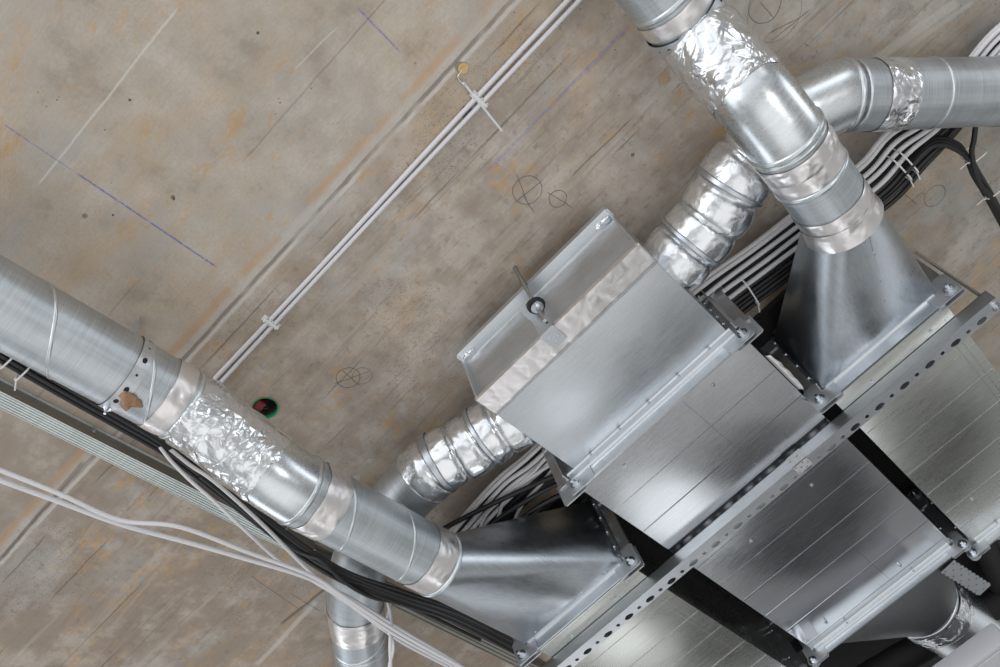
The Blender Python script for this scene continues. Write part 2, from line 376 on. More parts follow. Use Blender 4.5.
# ---------------------------------------------------------------- ceiling slab
HC = 2.10
def ceiling_material():
    m, g, b = mat('board_marked_concrete')
    geo = g.n('ShaderNodeNewGeometry').outputs['Position']
    x, y, z = g.xyz(geo)
    fine = g.noise(geo, 120, 4, .65); mid = g.noise(geo, 9, 5, .62); big = g.noise(geo, 1.7, 3, .55)
    grain = g.noise(g.scale(geo, (4, 70, 1), rz=0), 1, 5, .68, .4)
    grain2 = g.noise(g.scale(geo, (1.3, 16, 1)), 1, 4, .6, .3)
    col = g.mix(g.ss(big, .35, .65), (.47, .425, .372), (.56, .465, .362))
    right = g.ss(g.m('ADD', y, g.m('MULTIPLY', big, .1)), .68, .80)       # rougher, browner pour past the joint
    col = g.mix(g.m('MULTIPLY', right, .75), col, g.mix(g.ss(mid, .35, .65), (.36, .295, .245), (.45, .385, .33)))
    farx = g.ss(x, .35, .75)
    col = g.mix(g.m('MULTIPLY', farx, .8), col, (.38, .36, .325))
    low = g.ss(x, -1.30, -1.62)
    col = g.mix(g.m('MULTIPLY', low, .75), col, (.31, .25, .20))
    col = g.mix(g.ss(mid, .46, .68, 0, .5), col, (.64, .59, .53))
    col = g.mix(g.ss(mid, .47, .30, 0, .6), col, (.33, .27, .215))
    col = g.mix(g.m('MULTIPLY', g.ss(grain, .52, .72), g.m('MULTIPLY_ADD', right, .5, .10)), col, (.24, .195, .155))
    col = g.mix(g.m('MULTIPLY', g.ss(grain2, .55, .75), g.m('MULTIPLY_ADD', right, .34, .14)), col, (.62, .55, .47))
    col = g.mix(g.ss(fine, .35, .75, 0, .25), col, (.30, .26, .22))
    cool = g.noise(g.scale(geo, (2.2, 3.4, 1), loc=(5, 2, 0)), 1, 5, .68, .5)
    col = g.mix(g.ss(cool, .48, .66, 0, .55), col, (.43, .42, .405))
    mott = g.noise(geo, 38, 4, .7)
    col = g.mix(g.m('MULTIPLY', g.ss(mott, .54, .72), g.m('MULTIPLY_ADD', right, .35, .12)), col, (.20, .165, .135))
    # rust stains
    st = g.noise(g.scale(geo, (4, 9, 1), loc=(3, 1, 0)), 1, 6, .75, .8)
    haze = g.noise(g.scale(geo, (2, 5, 1), loc=(8, 4, 0)), 1, 4, .65, .5)
    col = g.mix(g.ss(haze, .50, .72, 0, .42), col, (.52, .38, .235))
    st2 = g.noise(g.scale(geo, (22, 46, 1), rz=.5), 1, 3, .6)
    rust = g.m('MULTIPLY', g.ss(st, .51, .64), g.ss(st2, .44, .60))
    col = g.mix(g.m('MULTIPLY', rust, .6), col, (.55, .33, .14))
    # pits
    pv = g.vor(g.scale(geo, (1, 1, 0)), 34).outputs['Distance']
    pm = g.noise(geo, 2.6, 2)
    pit = g.m('MULTIPLY', g.ss(pv, .09, .03), g.ss(pm, .55, .62))
    pv2 = g.vor(g.scale(geo, (1, 1.6, 0)), 130).outputs['Distance']
    pit2 = g.m('MULTIPLY', g.ss(pv2, .26, .14), g.m('MULTIPLY', g.ss(g.noise(geo, 3.3, 3), .52, .62), right))
    pit = g.m('MAXIMUM', pit, g.m('MULTIPLY', pit2, .8))
    col = g.mix(g.m('MULTIPLY', pit, .75), col, (.085, .075, .065))
    wob = g.m('MULTIPLY', g.m('SUBTRACT', g.noise(geo, 14, 3, .7), .5), .02)
    def seg(a, c, w, wobble=0.):
        a, c = Vector(a[:2]), Vector(c[:2]); L = (c - a).length; d = (c - a) / L
        px = g.m('SUBTRACT', x, a.x); py = g.m('SUBTRACT', y, a.y)
        t = g.m('ADD', g.m('MULTIPLY', px, d.x), g.m('MULTIPLY', py, d.y))
        n = g.m('ADD', g.m('MULTIPLY', px, -d.y), g.m('MULTIPLY', py, d.x))
        if wobble: n = g.m('ADD', n, g.m('MULTIPLY', wob, wobble))
        e = g.m('MULTIPLY', g.ss(t, 0, .02), g.ss(g.m('SUBTRACT', L, t), 0, .02))
        return g.m('MULTIPLY', g.ss(g.m('ABSOLUTE', n), w, w * .45), e)
    # main joint along x, with a chipped pale lip and a dark line
    jy = g.m('SUBTRACT', y, .670); jw = g.m('ADD', jy, g.m('MULTIPLY', wob, .45))
    brk = g.ss(g.noise(g.scale(geo, (6, 6, 1)), 1, 3, .6), .36, .5)
    col = g.mix(g.m('MULTIPLY', g.ss(g.m('ABSOLUTE', g.m('ADD', jw, .004)), .030, .010), .42), col, (.60, .57, .53))
    ora = g.ss(g.m('ABSOLUTE', g.m('ADD', jw, .030)), .018, .005)
    col = g.mix(g.m('MULTIPLY', g.m('MULTIPLY', ora, brk), .5), col, (.54, .33, .18))
    groove = g.m('MULTIPLY', g.ss(g.m('ABSOLUTE', g.m('SUBTRACT', jw, .004)), .0075, .002), g.m('MULTIPLY_ADD', brk, .6, .35))
    col = g.mix(g.m('MULTIPLY', groove, .8), col, (.23, .19, .165))
    lip = g.m('MULTIPLY', g.ss(g.m('ABSOLUTE', g.m('SUBTRACT', jw, .015)), .006, .003), brk)
    col = g.mix(g.m('MULTIPLY', lip, .5), col, (.70, .68, .65))
    height = g.m('MULTIPLY', groove, -1.0)
    for yy, k in ((.875, .5), (.728, .45), (1.164, .55), (.14, .0), (1.345, .4), (1.056, .4), (.455, .2), (1.97, .3)):
        if k:
            q = g.m('ABSOLUTE', g.m('ADD', g.m('SUBTRACT', y, yy), g.m('MULTIPLY', wob, .35)))
            ln = g.m('MULTIPLY', g.ss(q, .004, .001), g.ss(g.noise(g.scale(geo, (3, 1, 1), loc=(yy * 9, 0, 0)), 1, 2), .46, .58))
            col = g.mix(g.m('MULTIPLY', ln, k), col, (.12, .10, .09)); height = g.m('ADD', height, g.m('MULTIPLY', ln, -.4))
    # pale lines and ghost strips
    for a, c, w, k, cc in ((P(180, 5, HC), P(37, 187, HC), .0035, .55, (.72, .69, .64)), (P(830, 92, HC), P(960, 0, HC), .020, .45, (.62, .60, .56)),
                           (P(905, 50, HC), P(975, 0, HC), .010, .35, (.62, .60, .56)), (P(255, 667, HC), P(318, 600, HC), .012, .6, (.60, .57, .53)),
                           (P(280, 625, HC), P(330, 585, HC), .008, .7, (.13, .11, .09)), (P(0, 560, HC), P(85, 460, HC), .007, .5, (.13, .11, .09)),
                           (P(18, 545, HC), P(95, 455, HC), .006, .4, (.46, .43, .38)), (P(100, 640, HC), P(185, 540, HC), .006, .35, (.45, .40, .34)),
                           (P(340, 25, HC), P(292, 72, HC), .0025, .4, (.72, .69, .64)), (P(1000, 240, HC), P(955, 300, HC), .03, .3, (.45, .42, .39)),
                           (P(570, 178, HC), P(632, 118, HC), .003, .6, (.12, .10, .09)), (P(588, 103, HC), P(700, 20, HC), .002, .5, (.42, .37, .31))):
        col = g.mix(g.m('MULTIPLY', seg(a, c, w, .4), k), col, cc)
    # blue chalk lines
    for a, c, w, k in ((P(0, 122, HC), P(75, 172, HC), .0022, .6), (P(75, 172, HC), P(218, 268, HC), .003, .85), (P(355, 5, HC), P(402, 54, HC), .0032, .6),
                       (P(485, 174, HC), P(632, 22, HC), .006, .32)):
        bl = seg(a, c, w, .12); col = g.mix(g.m('MULTIPLY', bl, g.m('MULTIPLY', g.ss(fine, .2, .6), k)), col, (.13, .15, .46))
    # pencilled rings and crosses
    def circ(p, r, k=.8, w=.0018):
        d = g.m('SQRT', g.m('ADD', g.m('POWER', g.m('SUBTRACT', x, p.x), 2), g.m('POWER', g.m('SUBTRACT', y, p.y), 2)))
        return g.m('MULTIPLY', g.ss(g.m('ABSOLUTE', g.m('ADD', g.m('SUBTRACT', d, r), g.m('MULTIPLY', wob, .5))), w, w * .4), k)
    pen = [circ(P(527, 190, HC), .040, .7), circ(P(558, 199, HC), .025, .7), circ(P(348, 378, HC), .034, .7), circ(P(362, 376, HC), .028, .5), circ(P(765, 5, HC), .045, .7),
           circ(P(935, 196, HC), .035, .6), circ(P(775, 12, HC), .075, .4)]
    for a, c in (((512, 205), (545, 178)), ((520, 190), (536, 215)), ((515, 172), (531, 210)), ((545, 190), (575, 210)), ((340, 368), (362, 388)), ((332, 385), (372, 370)),
                 ((758, 0), (775, 20)), ((805, 15), (765, 35)), ((812, 8), (770, 42)), ((900, 190), (918, 205)), ((905, 206), (925, 190)), ((988, 335), (1000, 322)),
                 ((802, 42), (812, 48)), ((250, 575), (300, 610)), ((288, 592), (322, 612)), ((404, 160), (414, 174))):
        pen.append(g.m('MULTIPLY', seg(P(*a, HC), P(*c, HC), .0016, .5), .75))
    tot = pen[0]
    for q in pen[1:]: tot = g.m('MAXIMUM', tot, q)
    col = g.mix(tot, col, (.09, .08, .075))
    # plaster dabs and dark anchor scuffs
    def dab(p, r, cc, k):
        nonlocal col, height
        d = g.m('SQRT', g.m('ADD', g.m('POWER', g.m('SUBTRACT', x, p.x), 2), g.m('POWER', g.m('SUBTRACT', y, p.y), 2)))
        q = g.ss(g.m('ADD', d, g.m('MULTIPLY', wob, min(1.6, r * 70))), r, r * .7)
        col = g.mix(g.m('MULTIPLY', q, k), col, cc); height = g.m('ADD', height, g.m('MULTIPLY', q, .4 if cc[0] > .3 else -.6))
    dab(P(370, 461, HC), .011, (.55, .52, .50), .9); dab(P(357, 478, HC), .014, (.52, .50, .48), .9)
    dab(P(466, 113, HC), .016, (.10, .09, .085), .8); dab(P(461, 67, HC), .017, (.14, .12, .10), .7)
    dab(P(646, 92, HC), .009, (.42, .33, .26), .8); dab(P(221, 567, HC), .016, (.36, .27, .19), .6)
    dab(P(113, 215, HC), .004, (.07, .06, .05), .9); dab(P(173, 197, HC), .006, (.10, .08, .07), .7); dab(P(85, 216, HC), .006, (.2, .14, .1), .7)
    dab(P(130, 100, HC), .004, (.07, .06, .05), .9); dab(P(258, 33, HC), .004, (.07, .06, .05), .9); dab(P(174, 199, HC), .004, (.06, .05, .05), .8)
    dab(P(633, 155, HC), .007, (.13, .10, .09), .8); dab(P(515, 267, HC), .006, (.08, .07, .06), .8)
    dab(P(523, 50, HC), .007, (.12, .10, .09), .7); dab(P(664, 78, HC), .02, (.43, .26, .13), .55); dab(P(670, 60, HC), .018, (.43, .26, .13), .5)
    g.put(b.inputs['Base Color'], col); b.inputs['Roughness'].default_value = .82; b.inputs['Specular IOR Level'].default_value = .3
    hh = g.m('ADD', g.m('MULTIPLY', height, .8), g.m('ADD', g.m('MULTIPLY', mid, .6), g.m('ADD', g.m('MULTIPLY', grain, .4), g.m('MULTIPLY', pit, -.6))))
    g.put(b.inputs['Normal'], g.bump(g.m('ADD', hh, g.m('MULTIPLY', fine, .25)), .45, .006))
    return m
M['concrete'] = ceiling_material()
hole = P(265, 408, HC); hr = .037
bm = bmesh.new()
fz = lambda x, y, d: Vector((x, y, ZC + HC + d))
X0, X1, Y0, Y1 = -7, 7, -5, 9
a, c = hole.x - .1, hole.x + .1; p_, q_ = hole.y - .1, hole.y + .1
plate_holes(bm, [(X0, a, Y0, Y1, None), (c, X1, Y0, Y1, None), (a, c, Y0, p_, None), (a, c, q_, Y1, None), (a, c, p_, q_, (hole.x, hole.y, hr, hr))], fz, .22)
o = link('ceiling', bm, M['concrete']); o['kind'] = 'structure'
# recessed conduit box in the slab
t = thing('conduit_box', 'small round recess in the concrete ceiling with a green plastic rim and dark red inside', 'conduit box', W(hole.x, hole.y, HC))
bm = bmesh.new(); n = 32
prof = [(hr - .0025, .0), (hr + .003, -.002), (hr + .0035, -.0005), (hr - .001, .001), (hr - .001, .05), (hr - .004, .05)]
prof = [(hr - .001, .012), (hr - .001, 0), (hr + .001, -.0005), (hr + .001, -.002), (hr - .0022, -.002), (hr - .0022, .012)]
rg = [[bm.verts.new(W(hole.x + r_ * math.cos(2 * PI * k / n), hole.y + r_ * math.sin(2 * PI * k / n), HC + h_)) for k in range(n)] for r_, h_ in prof]
for i in range(len(prof) - 1):
    for k in range(n): bm.faces.new((rg[i][k], rg[i][(k + 1) % n], rg[i + 1][(k + 1) % n], rg[i + 1][k]))
link('rim', bm, M['green'], t, 40)
bm = bmesh.new(); rg = [[bm.verts.new(W(hole.x + (hr - .0012) * math.cos(2 * PI * k / n), hole.y + (hr - .0012) * math.sin(2 * PI * k / n), HC + h_)) for k in range(n)] for h_ in (.011, .06)]
for k in range(n): bm.faces.new((rg[0][k], rg[0][(k + 1) % n], rg[1][(k + 1) % n], rg[1][k]))
link('sleeve', bm, M['trackdull'], t, 40)
bm = bmesh.new(); add_cyl(bm, W(hole.x, hole.y, HC + .058), W(hole.x, hole.y, HC + .06), hr - .002, 24); link('back_plate', bm, M['rubber'], t, 40)
bm = bmesh.new(); add_box(bm, W(hole.x - .030, hole.y - .026, HC + .014), W(hole.x + .004, hole.y + .006, HC + .05), .004); link('terminal', bm, M['red'], t)
tube('wire_end', [W(hole.x - .02, hole.y + .01, HC + .05), W(hole.x - .008, hole.y + .006, HC + .012), W(hole.x - .004, hole.y + .017, HC + .02)], .003, M['rubber'], t)
# ---------------------------------------------------------------- round ducts
RD = .09
def band(name, c, r, y0, y1, x_axis, parent, n=15, m=None, a0=0, a1=2 * PI):
    """perforated strap bent round a duct lying along y"""
    bm = bmesh.new(); cells = []; per = (a1 - a0) * r / n; mid = (y0 + y1) / 2
    for i in range(n):
        s0 = a0 * r + i * per
        big = i % 2 == 0
        rr = .0058 if big else .003
        cells.append((s0, s0 + per, y0, y1, (s0 + per / 2, mid, rr * (1.25 if big else 1), rr)))
    f = lambda s, y, d: c + Vector((-math.sin(s / r) * (r + .0035 - d), y - c.y, -math.cos(s / r) * (r + .0035 - d)))
    # finer curve: split each cell in s
    plate_holes(bm, cells, f, .0015, n=28)
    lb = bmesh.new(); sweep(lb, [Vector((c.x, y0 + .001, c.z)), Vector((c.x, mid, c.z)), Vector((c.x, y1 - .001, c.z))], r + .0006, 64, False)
    link('strap_hole_shade', lb, M['rubber'], parent, 40)  # black ring added under the strap, stands in for shade inside its holes
    return link(name, bm, m or M['cast'], parent, 30)
# left main duct
LP = [W(-1.125, -.25, 1.86), W(-1.113, .685, 1.845), W(-1.085, .95, 1.718), W(-1.075, 1.475, 1.71)]
t = thing('ventilation_duct', 'long spiral round duct running down the left side into the lower-left transition', 'air duct', LP[1], 'round main ducts')
l0, l1, l2 = [(LP[i + 1] - LP[i]).length for i in range(3)]
duct('duct_section', [LP[0], LP[1]], RD, M['duct'], t)
duct('elbow_section', [LP[0].lerp(LP[1], .985), LP[1], LP[2].lerp(LP[1], .1), LP[2].lerp(LP[3], .05), LP[2].lerp(LP[3], .09)], RD + .001, M['smooth'], t)
duct('duct_section', [LP[2].lerp(LP[3], .07), LP[3]], RD, M['duct'], t)
seam('spiral_seam', [LP[0], LP[1]], RD, M['seam'], t, .24, 3.3)
seam('spiral_seam', [LP[2].lerp(LP[3], .25), LP[3]], RD, M['seam'], t, .20, 4.5)
ring('swage_ring', LP, l0 + l1 + .042, RD, M['seam'], t, .016, .005)
ring('swage_ring', LP, l0 - .02, RD, M['seam'], t, .014, .004)
ring('swage_ring', LP, l0 + l1 + l2 - .006, RD, M['seam'], t, .014, .005)
wrap('foil_tape', LP, l0 - .085, l0 - .035, RD, M['flatfoil'], t, .0016, .005, 15)
wrap('foil_tape', LP, l0 + .005, l0 + .245, RD, M['foil'], t, .0055, .02, 1, .0015, 13)
wrap('foil_tape', LP, l0 + l1 + .07, l0 + l1 + .14, RD, M['flatfoil'], t, .0022, .006, 2)
wrap('foil_tape', LP, l0 + l1 + l2 - .085, l0 + l1 + l2 - .02, RD, M['flatfoil'], t, .0016, .006, 3)
st = thing('hanging_strap', 'perforated steel strap looped round the left spiral duct, with rusty foam at its lower side', 'strap', LP[0].lerp(LP[1], .84) + Vector((0, 0, RD)), 'perforated straps round the main ducts')
cc = LP[0].lerp(LP[1], (.515 + .25) / .935)
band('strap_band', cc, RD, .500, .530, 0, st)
bm = bmesh.new(); add_box(bm, W(cc.x - .014, .514, 1.94), W(cc.x + .014, .516, HC), .0005); link('strap_tail', bm, M['cast'], st)
hexbolt('bolt', W(cc.x - .055, .515, 1.772), (-.5, 0, -1), st, .006, .005, .01, .009)
bm = bmesh.new(); bmesh.ops.create_icosphere(bm, subdivisions=4, radius=.024)
for v in bm.verts: v.co = v.co * (1 + .55 * noise.noise(v.co * 60) + .25 * noise.noise(v.co * 150)); v.co.z *= .8
fp = P(129, 399, 1.762); bmesh.ops.translate(bm, verts=bm.verts, vec=fp); link('foam_blob', bm, M['rust'], st, 60)
# right main duct
RQ = .089
RP = [W(.362, .20, 1.925), W(.352, .960, 1.90), W(.330, 1.155, 1.70), W(.312, 1.48, 1.685)]
t = thing('ventilation_duct', 'round duct coming down from the top edge, wrapped in foil, into the right transition', 'air duct', RP[1], 'round main ducts')
r0_, r1_, r2_ = [(RP[i + 1] - RP[i]).length for i in range(3)]
duct('duct_section', [RP[0], RP[1]], RQ, M['duct'], t)
duct('elbow_section', [RP[0].lerp(RP[1], .985), RP[1], RP[2].lerp(RP[1], .17), RP[2].lerp(RP[3], .15), RP[2].lerp(RP[3], .24)], RQ + .001, M['smooth'], t)
duct('duct_section', [RP[2].lerp(RP[3], .17), RP[3]], RQ, M['duct'], t)
ring('swage_ring', RP, r0_ - .10, RQ, M['seam'], t, .014, .004)
ring('swage_ring', RP, r0_ + r1_ + .062, RQ, M['seam'], t, .016, .006)
ring('swage_ring', RP, r0_ + r1_ + .078, RQ, M['seam'], t, .010, .003)
ring('swage_ring', RP, r0_ + r1_ + r2_ - .14, RQ, M['seam'], t, .014, .004)
wrap('foil_tape', RP, r0_ - .085, r0_ - .045, RQ, M['flatfoil'], t, .0015, .003, 11)
wrap('foil_tape', RP, r0_ + .03, r0_ + .20, RQ, M['foil'], t, .0055, .018, 4, .0015, 13)
wrap('foil_tape', RP, r0_ + r1_ + .09, r0_ + r1_ + .135, RQ, M['flatfoil'], t, .004, .006, 5)
wrap('foil_tape', RP, r0_ + r1_ + .12, r0_ + r1_ + .175, RQ, M['flatfoil'], t, .0016, .005, 6, .001)
wrap('foil_tape', RP, r0_ + r1_ + r2_ - .055, r0_ + r1_ + r2_, RQ, M['flatfoil'], t, .002, .006, 7)
st = thing('hanging_strap', 'perforated steel strap round the foil-wrapped duct at the top edge', 'strap', RP[1] + Vector((0, 0, RQ)), 'perforated straps round the main ducts')
cc = W(.3525, .93, 1.902)
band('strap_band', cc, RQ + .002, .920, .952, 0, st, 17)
bm = bmesh.new(); add_box(bm, W(cc.x - .014, .935, 2.01), W(cc.x + .014, .937, HC), .0005); link('strap_tail', bm, M['cast'], st)
hexbolt('bolt', W(cc.x - .005, .957, 1.806), (0, 0, -1), st, .006, .006, .006, .009)
# ---------------------------------------------------------------- transitions (rectangle to circle)
def transition(label, c, r, x0, x1, H0, H1, y1, group, tape):
    root = thing('transition_duct', label, 'duct transition', W((x0 + x1) / 2, y1, H1), group)
    bm = bmesh.new(); n = 64; rings = []
    corner = [(x0, H0), (x1, H0), (x1, H1), (x0, H1)]
    angs = []
    K = 14
    def rectpt(t):
        # t in 0..1 of the circle; each quarter of the circle goes to one corner, with flats on the triangles between
        return None
    # circle points by quarter: quarter q (centred on a diagonal) fans to corner q
    ci, ro = [], []
    for q in range(4):
        cx, cH = corner[q]; base = [(-1, -1), (1, -1), (1, 1), (-1, 1)][q]
        a_mid = math.atan2(base[1], base[0])
        for k in range(17):
            a = a_mid - PI / 4 + (PI / 2) * k / 16
            ci.append((c.x + r * math.cos(a), c.z - ZC + r * math.sin(a))); ro.append((cx, cH))
    V1 = [bm.verts.new(W(a, c.y, h)) for a, h in ci]
    V2 = {}
    for h in corner: V2[h] = bm.verts.new(W(h[0], y1, h[1]))
    N_ = len(V1)
    for i in range(N_):
        j = (i + 1) % N_; A, B = V2[ro[i]], V2[ro[j]]
        if (V1[i].co - V1[j].co).length < 1e-6:
            bm.faces.new((V1[i], B, A)); continue
        if A is B: bm.faces.new((V1[i], V1[j], A))
        else: bm.faces.new((V1[i], V1[j], B, A))
    bmesh.ops.remove_doubles(bm, verts=bm.verts, dist=1e-5)
    bmesh.ops.recalc_face_normals(bm, faces=bm.faces)
    o = link('reducer_body', bm, M['cone'], root, 24)
    flange(root, x0, x1, H0, H1, y1, -1, nscrew=4)
    # lapped seam down the bottom sheet
    bm = bmesh.new(); a = W(c.x + .02, c.y + .01, c.z - ZC - r + .001); b = W(x0 + (x1 - x0) * .62, y1 - .02, H0 - .0005)
    if tape: 
        add_obox(bm, (a + b) / 2, b - a, Vector((1, 0, 0)), (b - a).cross(Vector((1, 0, 0))), (b - a).length, .0016, .0016)
        s_ = link('lap_seam', bm, M['cast'], root)
        for k in (.25, .5, .7, .9): screw('screw', a.lerp(b, k), (0, 0, -1), s_, .0022)
    else: bm.free()
    return root
HS = 1.787; HT = 2.015; HU = 2.075
transition('flared steel transition under the long left duct, its crease pointing at the lower flange', LP[3], .088, -1.228, -.800, HS, HU, 2.035, 'flared transitions', False)
tr = transition('flared steel transition on the right, below the foil-wrapped duct, with a riveted seam', RP[3], RQ, -.004, .408, HS, HU, 2.035, 'flared transitions', True)
bm = bmesh.new()
sweep(bm, along([RP[3] - Vector((0, .02, 0)), RP[3] + Vector((-.004, .035, 0))], 0, .055, .004), lambda s, t, c: RQ + .002 + max(0, s - .018) * .16 + .0022 * abs(noise.noise(c * 40)), 90, False)
link('foil_tape', bm, M['flatfoil'], tr, 60)
# ---------------------------------------------------------------- branch ducts above the main ones
HB = 1.925
def flex(name, pts, r, parent, seed, rings=5, amp=.0035):
    """foil-wrapped elbow: bulging gores and crumpled tape"""
    a = resample(smooth_path(pts, 10), .005); L = plen(a); o = Vector((seed, 0, seed * 2.))
    def rf(s, t, c):
        g_ = abs(math.sin(PI * s / L * rings)); v = c * 15 + o
        cr = abs(noise.noise(v)) * 1.2 + .5 * abs(noise.noise(v * 2.2)) + .15 * abs(noise.noise(v * 5))
        return r + .006 - .011 * (1 - g_) ** 3 + amp * cr
    bm = bmesh.new(); sweep(bm, a, rf, 120, False, lambda t: .01 * noise.noise(Vector((math.cos(t) * 2, math.sin(t) * 2, seed))))
    return link(name, bm, M['softfoil'], parent, 75)
# right branch: along the right edge, under the slab, over the main duct and into the plenum
portR = W(-.076, 1.45, HB)
root = thing('branch_duct', 'round branch duct from the right edge bending behind the main duct into the big plenum', 'air duct', portR, 'branch ducts of the plenum')
F = [portR, P(674, 262, HB), P(710, 219, HB), P(731, 184, HB), P(752, 160, HB), P(775, 138, HB)]
fx = flex('foil_wrapped_elbow', F, RD - .002, root, 5, 5)
E2 = [P(768, 144, HB), P(800, 114, HB), P(838, 96, HB)]
B2 = [P(838, 96, HB), P(1000, 91.5, HB) + (P(1000, 91.5, HB) - P(838, 96, HB)) * 1.6]
duct('elbow_section', E2 + [E2[-1] + (B2[1] - B2[0]).normalized() * .03], RD, M['smooth'], root)
duct('duct_section', B2, RD, M['duct'], root)
ring('swage_ring', B2, .012, RD, M['seam'], root, .016, .005); ring('swage_ring', B2, .035, RD, M['seam'], root, .010, .003)
LB = (P(1000, 91.5, HB) - P(838, 96, HB)).length
wrap('foil_tape', B2, LB * .19, LB * .36, RD, M['foil'], root, .003, .008, 8)
ring('swage_ring', B2, LB * .55, RD, M['seam'], root, .010, .003); ring('swage_ring', B2, LB * .98, RD, M['seam'], root, .010, .003)
# strap bands on the flex
a = resample(smooth_path(F, 10), .005)
for k, w in ((.22, .012), (.62, .012)):
    s0 = plen(a) * k; bm = bmesh.new(); sweep(bm, along(a, s0, s0 + w, .003), RD + .008, 64, False); link('duct_clamp', bm, M['cone'], root, 40, solid=.002)
# left branch
portL = W(-.652, 1.45, HB)
root = thing('branch_duct', 'round branch duct leaving the plenum lower left, passing behind the left main duct', 'air duct', portL, 'branch ducts of the plenum')
F = [portL, P(490, 432, HB), P(468, 447, HB), P(436, 464, HB), P(419, 481, HB)]
flex('foil_wrapped_elbow', F, RD - .006, root, 9, 5)
a = resample(smooth_path(F, 10), .005)
for k, w in ((.33, .012), (.75, .016)):
    s0 = plen(a) * k; bm = bmesh.new(); sweep(bm, along(a, s0, s0 + w, .003), RD + .005, 64, False); link('duct_clamp', bm, M['cone'], root, 40, solid=.002)
D2 = smooth_path([P(422, 478, HB), P(405, 495, HB), P(380, 526, HB), P(361, 560, HB), P(355, 598, HB), P(360, 640, HB), P(367, 700, HB), P(373, 760, HB)], 6)
duct('duct_section', D2, RD - .003, M['duct'], root)
LD = plen(D2)
for k in (.40,): wrap('foil_tape', D2, LD * k, LD * k + .10, RD - .003, M['flatfoil'], root, .001, .004, 12)
ring('swage_ring', D2, LD * .40 + .18, RD - .003, M['seam'], root, .010, .003)
seam('spiral_seam', D2[len(D2) * 6 // 10:], RD - .003, M['seam'], root, .2, 1.)
# ---------------------------------------------------------------- plenum box
x0, x1, y0, y1, Hb, Ht = -.652, -.075, 1.225, 1.652, 1.80, 2.02
root = thing('plenum_box', 'large galvanised plenum box with a foil-taped edge and a round duct at each side', 'plenum', W((x0 + x1) / 2, (y0 + y1) / 2, Ht))
bm = bmesh.new(); add_box(bm, W(x0, y0 + .022, Hb), W(x1, y1, Ht), .003); link('box_body', bm, M['sheet'], root, 30)
# recessed end panel with folded lips
bm = bmesh.new()
sec = [(.0, 0.), (.0, .012), (.017, .016), (.020, .022), (.020, .175), (.012, .190), (-.020, .200), (-.022, .212), (-.018, .214), (.026, .214), (.026, 0.)]
A = [bm.verts.new(W(x0 + .004, y0 + q, Hb + h)) for q, h in sec]; B = [bm.verts.new(W(x1 - .004, y0 + q, Hb + h)) for q, h in sec]
for i in range(len(sec)): bm.faces.new((A[i], A[(i + 1) % len(sec)], B[(i + 1) % len(sec)], B[i]))
bm.faces.new(A[::-1]); bm.faces.new(B); bmesh.ops.recalc_face_normals(bm, faces=bm.faces); link('end_panel', bm, M['sheet'], root, 40)
for X, s in ((x0, -1), (x1, 1)):
    bm = bmesh.new(); add_box(bm, W(X - .001 * s, y0 - .004, Hb + .004), W(X - .007 * s, y0 + .03, Hb + .21), .002)
    add_box(bm, W(X - .006 * s, y0 - .018, Hb + .195), W(X + .002 * s, y0 + .012, Hb + .214), .002); link('side_lip', bm, M['frame'], root, 40)
# sealing compound dabs at the corners of the lip, foil strip over the edge
def strip(name, ps, m, parent, seed, nx=90, amp=.0015, jit=.0025):
    """tape laid over a profile ps [(y,H)] from x a to x b"""
    a, b, prof = ps; bm = bmesh.new(); G_ = []
    for i in range(nx + 1):
        x = a + (b - a) * i / nx; col = []
        for j, (yy, h, ny, nh) in enumerate(prof):
            w = amp * (abs(noise.noise(Vector((x * 25, j * 1.3, seed)))) * 1.5 + .6 * abs(noise.noise(Vector((x * 70, j * 2.3, seed)))))
            e = jit * noise.noise(Vector((x * 14, j, seed))) if j in (0, len(prof) - 1) else 0
            col.append(bm.verts.new(W(x, yy + ny * w + (e if j else 0), h + nh * w + (0 if j else e))))
        G_.append(col)
    for i in range(nx):
        for j in range(len(prof) - 1): bm.faces.new((G_[i][j], G_[i + 1][j], G_[i + 1][j + 1], G_[i][j + 1]))
    return link(name, bm, m, parent, 60, solid=.0006)
pf = [(y0 - .0015, Hb + .012, -1, 0), (y0 - .002, Hb + .005, -1, 0), (y0 - .001, Hb - .001, -.7, -.7)] + [(y0 + .004 + .0125 * j, Hb - .0012, 0, -1) for j in range(7)]
strip('foil_tape', (x0 - .002, x1 + .002, pf), M['flatfoil'], root, 3)
for X in (x0 + .03, x1 - .03):
    bm = bmesh.new(); bmesh.ops.create_icosphere(bm, subdivisions=3, radius=.016)
    for v in bm.verts: v.co = v.co * (1 + .6 * noise.noise(v.co * 80)); v.co.x *= 1.7; v.co.z *= .5; v.co.y *= .6
    bmesh.ops.translate(bm, verts=bm.verts, vec=W(X, y0 + .002, Hb + .194)); link('sealant_dab', bm, M['foil'], root, 60)
flange(root, x0, x1, Hb, Ht, y1 + .004, -1, nscrew=5)
